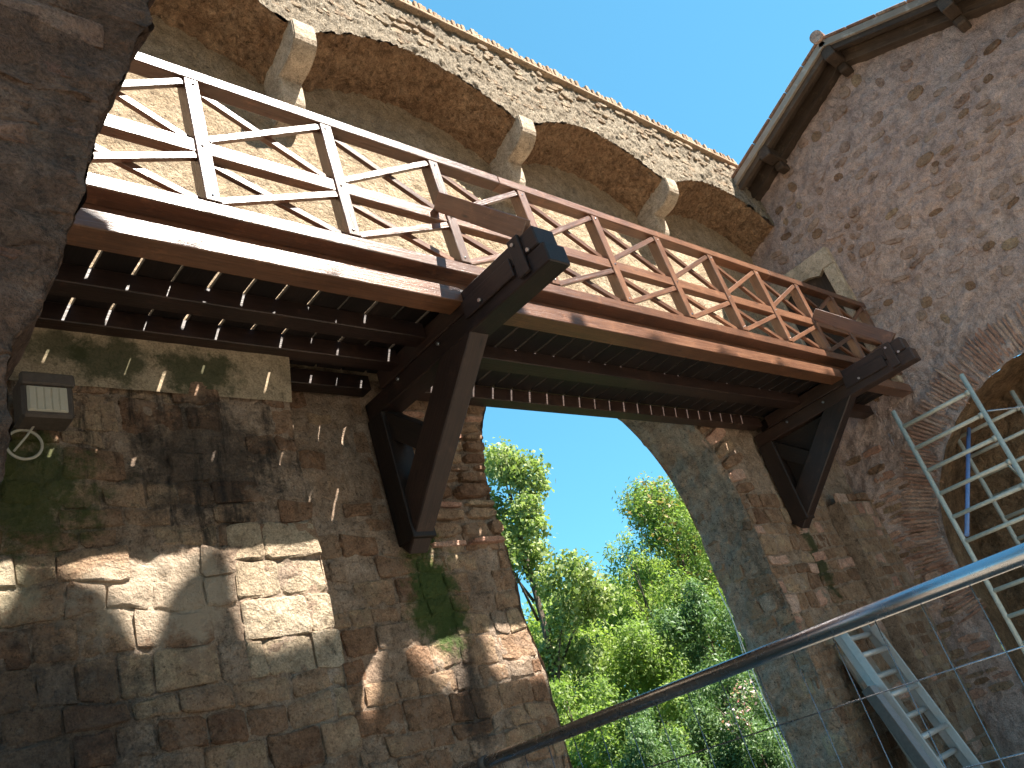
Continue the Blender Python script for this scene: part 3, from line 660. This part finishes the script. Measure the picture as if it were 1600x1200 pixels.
# ------------------------------------------------------------------ crenellated wall behind the viewer (unseen; outline shaped to cast the shadow on the pier)
opp = thing('crenellated_wall', 'crenellated stone wall opposite the arch, out of view behind the viewer, shaped to shade the pier and sun the ground', 'wall', (4, -1.5, GZ))
YC = -1.2
dx, dz = 0.546 * (YP - YC), 1.418 * (YP - YC); dx2, dz2 = 0.546 * (YW - YC), 1.418 * (YW - YC)
sil = [(0.955, 2.872), (0.988, 2.896), (1.023, 2.99), (1.06, 3.10), (1.19, 3.11), (1.249, 3.002), (1.336, 2.936), (1.422, 2.84), (1.457, 2.778), (1.487, 2.66), (1.542, 2.65), (1.593, 2.734), (1.644, 2.865), (1.743, 2.967), (1.879, 3.08), (1.955, 3.10), (1.972, 2.985), (1.98, 2.77), (1.985, 2.629), (2.033, 2.575), (2.206, 2.585), (2.468, 2.609)]
sil2 = [(2.55, 2.68), (2.72, 2.68), (2.77, 2.25), (2.84, 2.22), (2.97, 2.5), (3.04, 2.68), (3.16, 2.66), (3.22, 2.45), (3.38, 2.28), (3.52, 2.25), (3.58, 2.45), (3.63, 2.66), (3.76, 2.66), (3.80, 2.45), (3.82, 2.26), (4.2, 2.22)]
pts = [(x + dx, z + dz) for x, z in sil] + [(x + dx2, z + dz2) for x, z in sil2]
x = pts[-1][0] + 0.15; zb_ = 9.78
while x < 13: pts += [(x, zb_), (x + .06, zb_ + .4), (x + .22, zb_ + .5), (x + .45, zb_ + .42), (x + .5, zb_)]; x += 0.95
x = pts[0][0] - 0.1; lft = []
while x > -12: lft += [(x, 10.0), (x - .06, 10.3), (x - .25, 10.4), (x - .45, 10.3), (x - .5, 10.0)]; x -= 0.8
pts = lft[::-1] + pts
n = len(pts); zlow = 9.0
v = [(x, YC, z) for x, z in pts] + [(x + 0.0546, YC - 0.10, z + 0.142) for x, z in pts] + [(x, YC, zlow) for x, z in pts] + [(x, YC - 0.10, zlow) for x, z in pts]
f = []
for i in range(n - 1): f += [(i, i + 1, n + i + 1, n + i), (2 * n + i, 2 * n + i + 1, i + 1, i), (n + i, n + i + 1, 3 * n + i + 1, 3 * n + i)]
meshobj('battlement', pyd('battlement', v, f), M['parapet'], opp)
X0, X1 = pts[0][0], 13.0
arches = [(-7.5, 2.0, 5.6), (4.95, 10.1, 6.3)]                # two openings added so sun reaches the ground and bounces into the shade
def zlo(x):
    for a, b, h in arches:
        if a < x < b:
            t = min((x - a), (b - x)); r = 1.2; return h if t > r else h - r + math.sqrt(max(r * r - (r - t) ** 2, 0))
    return GZ
cuts = sorted([X0, X1] + [c for a in arches for c in a[:2]])
for a, b in zip(cuts, cuts[1:]):
    for yy, nrm in ((YC, (0, 1, 0)), (YC - 0.5, (0, -1, 0))):
        patch('wall_side', lambda u, v, a=a, b=b, yy=yy: (lambda x: Vector((x, yy, lerp(zlo(min(max(x, a + 1e-3), b - 1e-3)), 9.02, v))))(lerp(a, b, u)), 60, 30, M['render_sunny'], opp, nrm, 0.01)
box('wall_top', (X0, YC - 0.5, 8.98), (X1, YC - 0.004, 9.02), M['parapet'], opp, 0)
for a, b, h in arches:
    patch('sun_opening_soffit', lambda u, v, a=a, b=b: (lambda x: Vector((x, lerp(YC, YC - 0.5, v), zlo(x))))(lerp(a + 1e-3, b - 1e-3, u)), 60, 4, M['render_sunny'], opp, (0, 0, -1), 0.0)

# ------------------------------------------------------------------ timber walkway
wk = thing('timber_walkway', 'dark stained timber walkway with cross-braced railing on two big wall brackets', 'walkway', (5, 3.6, 4.25))
WD = M['wood']; XL = -1.2
BX = [(3.30, 3.48), (8.40, 8.56)]
ZJ0, ZJ1 = 4.256, 4.363
def runs(): return [(XL, BX[0][0] - 0.003), (BX[0][1] + 0.003, BX[1][0] - 0.003), (BX[1][1] + 0.003, XR - 0.005)]
for i, (a, b) in enumerate(runs()):
    js = [(3.0, 3.145), (3.40, 3.52), (3.715, 3.825), (4.06, 4.17)] if i == 0 else [(3.0, 3.145), (3.52, 3.665), (4.03, 4.15)]
    for k, (y0, y1) in enumerate(js):
        a2 = XP + 0.03 if (i == 0 and k == 3) else a
        box('joist', (a2, y0, ZJ0 - (0.004 if k else 0)), (b, y1, ZJ1), WD if k == 0 else M['wood_shade'], wk, 0.005, 0)
x = XL; rk = random.Random(4)
while x < XR - 0.2:
    wd = 0.178 + rk.uniform(-.003, .003)
    box('deck_plank', (x, 3.04, ZJ1 + 0.001), (x + round(wd, 3), 4.03, ZJ1 + 0.026), M['wood_deep_shade'], wk, 0.003, 1)
    x += wd + (rk.choice([0.008, 0.012, 0.020, 0.024]) if x < 3.3 else rk.choice([0.020, 0.022, 0.024]))
box('bottom_rail', (XL, 3.0, 4.50), (XR - 0.01, 3.12, 4.583), WD, wk, 0.005, 0)
box('toe_board', (XL, 3.122, 4.392), (XR - 0.01, 3.145, 4.52), WD, wk, 0.003, 0)
box('middle_rail', (XL, 3.004, 4.908), (XR - 0.01, 3.068, 5.0), WD, wk, 0.005, 0)
for (a, b) in [(XL, 4.05), (4.053, 7.9), (7.903, XR - 0.01)]:
    box('top_rail', (a, 2.99, 5.438), (b, 3.085, 5.513), WD, wk, 0.006, 0)
PX = [1.725 + 0.833 * k for k in range(-3, 11)]
PX = [p for p in PX if p < XR - 0.05]
for p in PX:
    box('post', (p, 2.992, 4.584), (p + 0.08, 3.082, 5.437), WD, wk, 0.004, 2)
    if p > 1: 
        for zz in (4.95, 5.40, 4.62): tube('bolt', [(p + 0.04 + rk.uniform(-.015, .015), 2.993, zz), (p + 0.04, 2.988, zz)], 0.006, M['bolt'], wk, 6)
for p, q in zip(PX, PX[1:]):
    a, b = p + 0.08, q
    for z0, z1 in ((4.586, 4.906), (5.002, 5.436)):
        bar('cross_brace', (a + .003, 3.018, z0 + .02), (b - .003, 3.018, z1 - .02), 0.042, 0.030, (0, 0, 1), WD, wk, 0.002)
        bar('cross_brace', (a + .003, 3.050, z1 - .02), (b - .003, 3.050, z0 + .02), 0.042, 0.030, (0, 0, 1), WD, wk, 0.002)
for bi, (x0, x1) in enumerate(BX):
    lo = box('bracket_beam', (x0 + 0.002, 2.30, 4.065), (x1 - 0.002, YW - 0.01, 4.20), M['wood_shade'], wk, 0.008, 1)
    hi = box('bracket_beam', (x0, 2.335, 4.204), (x1, YU - 0.02, 4.338), M['wood_shade'], wk, 0.008, 1)
    box('bracket_plate', (x0 - 0.025, 2.44, 4.09), (x0 - 0.001, 2.53, 4.345), M['wood_shade'], wk, 0.004, 2)
    box('bracket_cheek', (x0 - 0.018, 2.56, 4.14), (x0 - 0.0005, 3.02, 4.262), M['wood_shade'], wk, 0.004, 1)
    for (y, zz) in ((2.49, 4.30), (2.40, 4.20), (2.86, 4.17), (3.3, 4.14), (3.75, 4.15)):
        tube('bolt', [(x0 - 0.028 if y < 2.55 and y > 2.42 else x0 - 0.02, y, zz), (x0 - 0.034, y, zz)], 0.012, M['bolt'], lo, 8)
    bar('bracket_brace', (x0 + 0.08, 3.10, 4.15), (x0 + 0.08, 4.20, 3.17), 0.22, 0.15, (0, 1, 1), M['wood_shade'], wk, 0.008)
    box('wall_post', (x0 - 0.015, YW - 0.19, 3.16), (x1 - 0.01, YW - 0.012, 4.062), M['wood_deep_shade'], wk, 0.006, 2)
    bar('bracket_strut', (x0 + 0.08, 4.09, 4.02), (x0 + 0.08, 3.70, 3.68), 0.16, 0.12, (0, 1, -1), M['wood_deep_shade'], wk, 0.006)
    if bi == 1:
        tri = [(3.20, 4.06), (4.18, 4.06), (4.18, 3.2)]
        meshobj('shade_panel', pyd('shade_sheet', [(x1 - 0.05, y, z) for y, z in tri] + [(x1 - 0.02, y, z) for y, z in tri], [(0, 1, 2), (3, 5, 4), (0, 3, 4, 1), (1, 4, 5, 2), (2, 5, 3, 0)]), M['wood_deep_shade'], wk)  # dark sheet added to stand for the shade inside this bracket
    bar('rail_stay', (x0 + 0.022, 2.97, 5.03), (x0 + 0.022, 2.40, 4.35), 0.125, 0.035, (0, 1, -1), WD, wk, 0.003)
tube('red_clip', [(8.75, 4.05, 4.02), (8.85, 4.1, 3.95)], 0.02, M['red'], wk, 8)

# ------------------------------------------------------------------ floodlight and cable on the pier
fl = thing('floodlight', 'rusty dark floodlight with a pale ribbed lens mounted on the pier', 'floodlight', (1.12, 3.75, 3.65))
cs = box('lamp_case', (1.02, 3.60, 3.645), (1.235, 3.74, 3.855), M['lamp_case'], fl, 0.012)
for i in range(5):
    box('lens_rib', (1.045 + i * 0.031, 3.588, 3.672), (1.073 + i * 0.031, 3.602, 3.79), M['lamp_glass'], fl, 0.004)
box('lens', (1.04, 3.592, 3.668), (1.205, 3.603, 3.795), M['lamp_glass'], fl, 0.003)
box('hood', (1.015, 3.58, 3.80), (1.24, 3.62, 3.862), M['lamp_case'], fl, 0.008)
box('mount_arm', (1.09, 3.74, 3.72), (1.16, 3.86, 3.76), M['lamp_case'], fl, 0.004)
cb = thing('cable_loop', 'cream cable coiled into a loop hanging under the floodlight', 'cable', (1.05, 3.76, 3.5))
loop = [(1.055 + 0.072 * math.cos(t), 3.73, 3.57 + 0.072 * math.sin(t)) for t in [2 * math.pi * i / 40 * 1.02 for i in range(41)]]
tube('loop', loop, 0.0065, M['cable'], cb, 8)
tube('lead', [(1.09, 3.70, 3.65), (1.06, 3.71, 3.60), (1.01, 3.72, 3.53)], 0.005, M['cable'], cb, 8)

# ------------------------------------------------------------------ scaffold tower
sc = thing('scaffold_tower', 'cream painted ladder-frame scaffold tower standing before the brick arch', 'scaffold', (9.7, 2.5, GZ))
def lframe(x, y0, y1, ztop, rungs, mat, top2=None):
    tube('upright', [(x, y1, GZ), (x, y1, ztop)], 0.024, mat, sc, 12); tube('upright', [(x, y0, GZ), (x, y0, top2 or ztop)], 0.024, mat, sc, 12)
    for z in rungs:
        tube('rung', [(x, y0 + .02, z), (x, y1 - .02, z)], 0.021, mat, sc, 10)
        tube('collar', [(x, y0 + .015, z), (x, y0 + .05, z)], 0.03, mat, sc, 10)
lframe(8.92, 2.15, 2.90, 3.85, [3.66 - 0.25 * k for k in range(15)], M['scaf'])
lframe(10.5, 2.17, 2.92, 3.82, [3.62 - 0.25 * k for k in range(15)], M['scaf'])
tube('diagonal_brace', [(10.5, 2.76, 3.66), (8.92, 2.85, 2.46)], 0.022, M['blue'], sc, 10)
tube('diagonal_brace', [(8.92, 2.2, 2.9), (10.5, 2.2, 1.6)], 0.018, M['galv'], sc, 10)
tube('diagonal_brace', [(8.92, 2.12, 3.42), (10.2, 1.2, 3.2)], 0.008, M['galv'], sc, 8)
for (x, y) in ((8.92, 2.15), (8.92, 2.9), (10.5, 2.17), (10.5, 2.92)):
    box('base_plate', (x - .07, y - .07, GZ + .001), (x + .07, y + .07, GZ + .012), M['galv'], sc, 0.002)

# ------------------------------------------------------------------ ladder and boards leaning on the wall
ld = thing('extension_ladder', 'two-section aluminium ladder leaning on the wall right of the arch', 'ladder', (8.2, 3.6, GZ))
def lad(dy, x0, x1, zt, rz0):
    top = Vector((0, 4.06 - dy, zt)); foot = Vector((0, 3.42 - dy, GZ)); d = (foot - top)
    for x in (x0, x1): bar('rail', top + Vector((x, 0, 0)), foot + Vector((x - 0.25, 0, 0)), 0.075, 0.028, (0, 1, 0.3), M['alu'], ld, 0.004)
    L = d.length; s = rz0
    while s < L - 0.05:
        p = top + d * (s / L); xo = -0.25 * s / L
        tube('rung', [p + Vector((x0 + xo + .01, 0, 0)), p + Vector((x1 + xo - .01, 0, 0))], 0.026, M['alu'], ld, 10); s += 0.40
lad(0.0, 7.96, 8.60, 2.02, 0.10); lad(0.10, 7.91, 8.55, 1.98, 0.24)
pb = thing('board', 'weathered grey board standing behind the aluminium ladder', 'board', (8.2, 3.8, GZ))
bar('face', (8.26, 4.12, 1.78), (8.05, 3.62, GZ + 0.01), 0.50, 0.03, (1, 0, 0), M['grey_board'], pb)
pk = thing('plank', 'pale aluminium plank leaning at the left of the ladder', 'plank', (7.7, 3.5, GZ))
bar('face', (7.76, 3.86, 1.48), (7.50, 3.28, GZ + 0.01), 0.11, 0.05, (1, 0, 0), M['dull_alu'], pk)
bar('edge', (7.68, 3.875, 1.48), (7.42, 3.295, GZ + 0.01), 0.02, 0.09, (1, 0, 0), M['lamp_case'], pk)

# ------------------------------------------------------------------ temporary mesh fence panel
fe = thing('mesh_fence_panel', 'galvanised temporary fence panel with a round top tube and thin wires', 'fence', (2.25, 1.0, GZ))
FX, FT = 2.25, 1.73
tube('top_tube', [(FX, -0.75, FT), (FX, 2.95, FT)], 0.0235, M['galv'], fe, 16)
tube('bottom_tube', [(FX, -0.75, GZ + 0.12), (FX, 2.95, GZ + 0.12)], 0.021, M['galv'], fe, 12)
for y in (-0.75, 2.95): tube('upright', [(FX, y, GZ + 0.02), (FX, y, FT)], 0.021, M['galv'], fe, 12)
y = -0.66
while y < 2.9: tube('vertical_wire', [(FX, y, GZ + 0.12), (FX, y, FT)], 0.0016, M['galv'], fe, 5); y += 0.13
for z in (1.545, 1.335, 1.0, 0.6, 0.2): tube('horizontal_wire', [(FX + .004, -0.75, z), (FX + .004, 2.95, z)], 0.0022, M['galv'], fe, 6)
tube('clamp', [(FX, 2.665, FT), (FX, 2.70, FT)], 0.027, M['lamp_case'], fe, 14)
for y in (-0.75, 2.95): box('concrete_foot', (FX - 0.33, y - 0.11, GZ + 0.002), (FX + 0.33, y + 0.11, GZ + 0.14), M['concrete'], fe, 0.015)

# ------------------------------------------------------------------ white cords hanging beside the arch jamb
wc = thing('white_cord', 'thin white cord hanging down the right jamb of the arch', 'cord', (7.4, 4.75, 0))
tube('strand', [(7.36, 4.70, 2.75), (7.43, 4.72, 2.5), (7.42, 4.72, 2.2), (7.44, 4.74, 1.7), (7.42, 4.72, 1.1), (7.42, 4.72, GZ)], 0.006, M['white_cord'], wc, 6)
tube('strand', [(7.42, 4.72, 2.35), (7.36, 4.74, 1.9), (7.35, 4.72, 1.5), (7.38, 4.72, GZ)], 0.004, M['white_cord'], wc, 6)

# ------------------------------------------------------------------ trees and shrubs beyond the arch
def leaves(blobs, n, size, asp=0.6, seed=1, shell=0.55, droop=0.2):
    r = np.random.default_rng(seed)
    c = np.array([b[0] for b in blobs], float); rad = np.array([b[1] for b in blobs], float)
    pr = rad ** 2; pr /= pr.sum(); idx = r.choice(len(blobs), n, p=pr)
    d = r.normal(size=(n, 3)); d /= np.linalg.norm(d, axis=1)[:, None]
    q = shell + (1 - shell) * r.random(n) ** 0.7; q *= 1 + 0.22 * r.normal(size=n)
    p = c[idx] + d * (rad[idx] * q)[:, None]
    nr = d * 0.5 + r.normal(size=(n, 3)) * 0.7 + np.array([0, 0, 0.5]); nr /= np.linalg.norm(nr, axis=1)[:, None]
    t = np.cross(nr, r.normal(size=(n, 3))); t /= np.linalg.norm(t, axis=1)[:, None]; b = np.cross(nr, t)
    s = size * r.uniform(0.6, 1.35, n)[:, None]
    t *= s; b *= s * asp
    v = np.empty((n, 4, 3)); v[:, 0] = p - t * .5; v[:, 1] = p + b * .5 + nr * s * .08; v[:, 2] = p + t * .5 - np.array([0, 0, droop]) * s; v[:, 3] = p - b * .5 + nr * s * .08
    me = bpy.data.meshes.new('leaves'); me.vertices.add(4 * n); me.vertices.foreach_set('co', v.reshape(-1))
    me.loops.add(4 * n); me.loops.foreach_set('vertex_index', np.arange(4 * n, dtype=np.int32))
    me.polygons.add(n); me.polygons.foreach_set('loop_start', np.arange(0, 4 * n, 4, dtype=np.int32)); me.polygons.foreach_set('loop_total', np.full(n, 4, dtype=np.int32))
    me.update(calc_edges=True); me.validate(); return me
def tree(name, label, cat, base, top, blobs_n, spread, mat, nleaf, lsize, seed, trunk=0.09, asp=0.6, low=0.25, group=None, bloom=None):
    r = random.Random(seed); base = Vector((base[0], base[1], gh(base[0], base[1]) - 0.05)); top = Vector(top); H = top.z - base.z
    t = thing(name, label, cat, base, group)
    mid = base.lerp(top, 0.5) + Vector((r.uniform(-.15, .15), r.uniform(-.15, .15), 0)) * H * 0.15
    tr = tube('trunk', [base, base.lerp(mid, .5), mid, mid.lerp(top, .55), base.lerp(top, .93)], [trunk, trunk * .85, trunk * .65, trunk * .4, trunk * .15], M['bark'], t, 8)
    bl = []
    for i in range(blobs_n):
        hh = low + (1 - low) * (i + r.random()) / blobs_n
        wid = spread * math.sin(math.pi * min(0.98, 0.22 + 0.72 * (hh - low) / (1 - low))) ** 0.8
        a = r.uniform(0, 6.28); q = wid * math.sqrt(r.random())
        c = base.lerp(top, hh) + Vector((q * math.cos(a), q * math.sin(a), r.uniform(-.1, .1) * H * .3))
        rad = spread * r.uniform(0.16, 0.36); bl.append((tuple(c), rad))
        if i % 3 == 0: 
            s0 = base.lerp(top, max(0.12, hh - 0.2)); tube('limb', [s0, s0.lerp(c, .5) + Vector((0, 0, .08 * H * .3)), c], [trunk * .35, trunk * .22, trunk * .08], M['bark'], t, 5)
    meshobj('crown', leaves(bl, int(nleaf * 1.7), lsize * 0.8, asp, seed), mat, t)
    if bloom: meshobj('blossom', leaves([(b[0] if True else 0, b[1] * 1.1) for b in bl if b[0][2] > base.z + 0.55 * H], bloom[1], bloom[2], 0.5, seed + 5, shell=0.9), bloom[0], t)
    return t
G = 'trees beyond the arch'
tree('poplar_tree', 'poplar with fluttering pale leaves at the left edge of the arch', 'tree', (13.1, 13.2), (13.75, 13.0, 8.5), 36, 1.5, M['leaf_poplar'], 11000, 0.13, 101, 0.11, 0.75, 0.3, G)
tree('flowering_tree', 'tall leafy tree with yellowish blossom by the right side of the arch', 'tree', (21.0, 14.2), (20.9, 14.0, 8.1), 60, 2.2, M['leaf_mid'], 26000, 0.15, 102, 0.12, 0.35, 0.12, G, bloom=(M['leaf_bloom'], 900, 0.17))
tree('feathery_tree', 'slender feathery sapling left of the flowering tree', 'tree', (18.6, 14.2), (18.4, 14.0, 6.7), 12, 0.9, M['leaf_bright'], 900, 0.14, 103, 0.05, 0.3, 0.5, G)
spec = [ # name, label, base, top, blobs, spread, mat, n, size
 ('grey_olive_tree', 'greyish green rounded tree high on the slope behind the poplar', (25.6, 24), (25.6, 24, 7.9), 26, 2.3, 'leaf_grey', 11000, 0.15),
 ('grey_olive_tree', 'greyish green tree on the skyline in the middle of the arch', (31.2, 26), (31.2, 26, 8.3), 26, 2.2, 'leaf_grey', 8000, 0.15),
 ('broadleaf_tree', 'bright green tree on the slope right of the sky gap', (24.0, 18), (23.8, 18, 7.0), 32, 2.2, 'leaf_bright', 14000, 0.15),
 ('broadleaf_tree', 'bright yellow-green tree in the centre of the arch', (19.2, 17), (19.0, 17, 5.9), 34, 2.2, 'leaf_bright', 16000, 0.13),
 ('broadleaf_tree', 'pale green tree directly below the poplar', (15.2, 15), (15.4, 15, 5.2), 30, 1.7, 'leaf_bright', 13000, 0.12),
 ('shrub', 'rounded bright shrub low beside the left jamb', (12.4, 12), (12.4, 12, 3.1), 20, 1.3, 'leaf_mid', 9000, 0.10),
 ('shrub', 'mid green shrub behind the fence tube in the middle', (15.6, 13), (15.7, 13, 3.9), 26, 1.6, 'leaf_mid', 12000, 0.11),
 ('shrub', 'dark feathery shrub against the right jamb', (17.8, 12), (17.6, 12, 4.6), 30, 1.5, 'leaf_dark', 13000, 0.14),
 ('shrub', 'low dark green shrub beneath the fence tube near the right jamb', (14.4, 10), (14.4, 10, 2.4), 22, 1.1, 'leaf_dark', 10000, 0.09),
 ('shrub', 'low dark green shrub at the bottom centre of the arch', (12.5, 10.6), (12.5, 10.6, 2.2), 22, 1.2, 'leaf_dark', 10000, 0.09),
 ('broadleaf_tree', 'tall mid green tree close behind the right jamb of the arch', (23.6, 14.6), (23.4, 14.6, 8.3), 44, 2.0, 'leaf_mid', 15000, 0.15),
 ('broadleaf_tree', 'deep green tree filling the slope behind the flowering tree', (26.5, 17), (26.5, 17, 7.4), 30, 2.4, 'leaf_dark', 14000, 0.16),
 ('broadleaf_tree', 'mid green tree on the slope left behind the jamb', (17.0, 21), (17.2, 21, 5.9), 26, 2.2, 'leaf_mid', 11000, 0.14),
 ('broadleaf_tree', 'mid green tree far up the slope right of centre', (28.5, 21), (28.5, 21, 7.0), 26, 2.4, 'leaf_mid', 11000, 0.15),
]
for i, (nm, lb, b, tp, nb, sp, mt, nl, ls) in enumerate(spec):
    tree(nm, lb, 'shrub' if nm == 'shrub' else 'tree', b, tp, nb, sp, M[mt], nl, ls, 200 + i, 0.05 if nm == 'shrub' else 0.09, 0.4 if 'dark' in mt else 0.55, 0.05, G)
t = thing('flowering_shrub', 'pink and white flowering shrub seen low through the fence wires', 'shrub', (13.9, 9.3, gh(13.9, 9.3)))
fb = [((13.5, 9.3, 1.55), 0.22), ((13.9, 9.4, 1.8), 0.2), ((14.15, 9.35, 1.95), 0.2), ((13.6, 9.3, 1.2), 0.3), ((14.0, 9.3, 1.1), 0.35)]
tube('stem', [(13.9, 9.3, gh(13.9, 9.3)), (13.8, 9.3, 1.6)], [0.03, 0.01], M['bark'], t, 6)
meshobj('foliage', leaves(fb, 2500, 0.07, 0.5, 77), M['leaf_dark'], t); meshobj('blossom', leaves(fb[:3], 260, 0.06, 0.8, 78, shell=0.9), M['petal'], t)
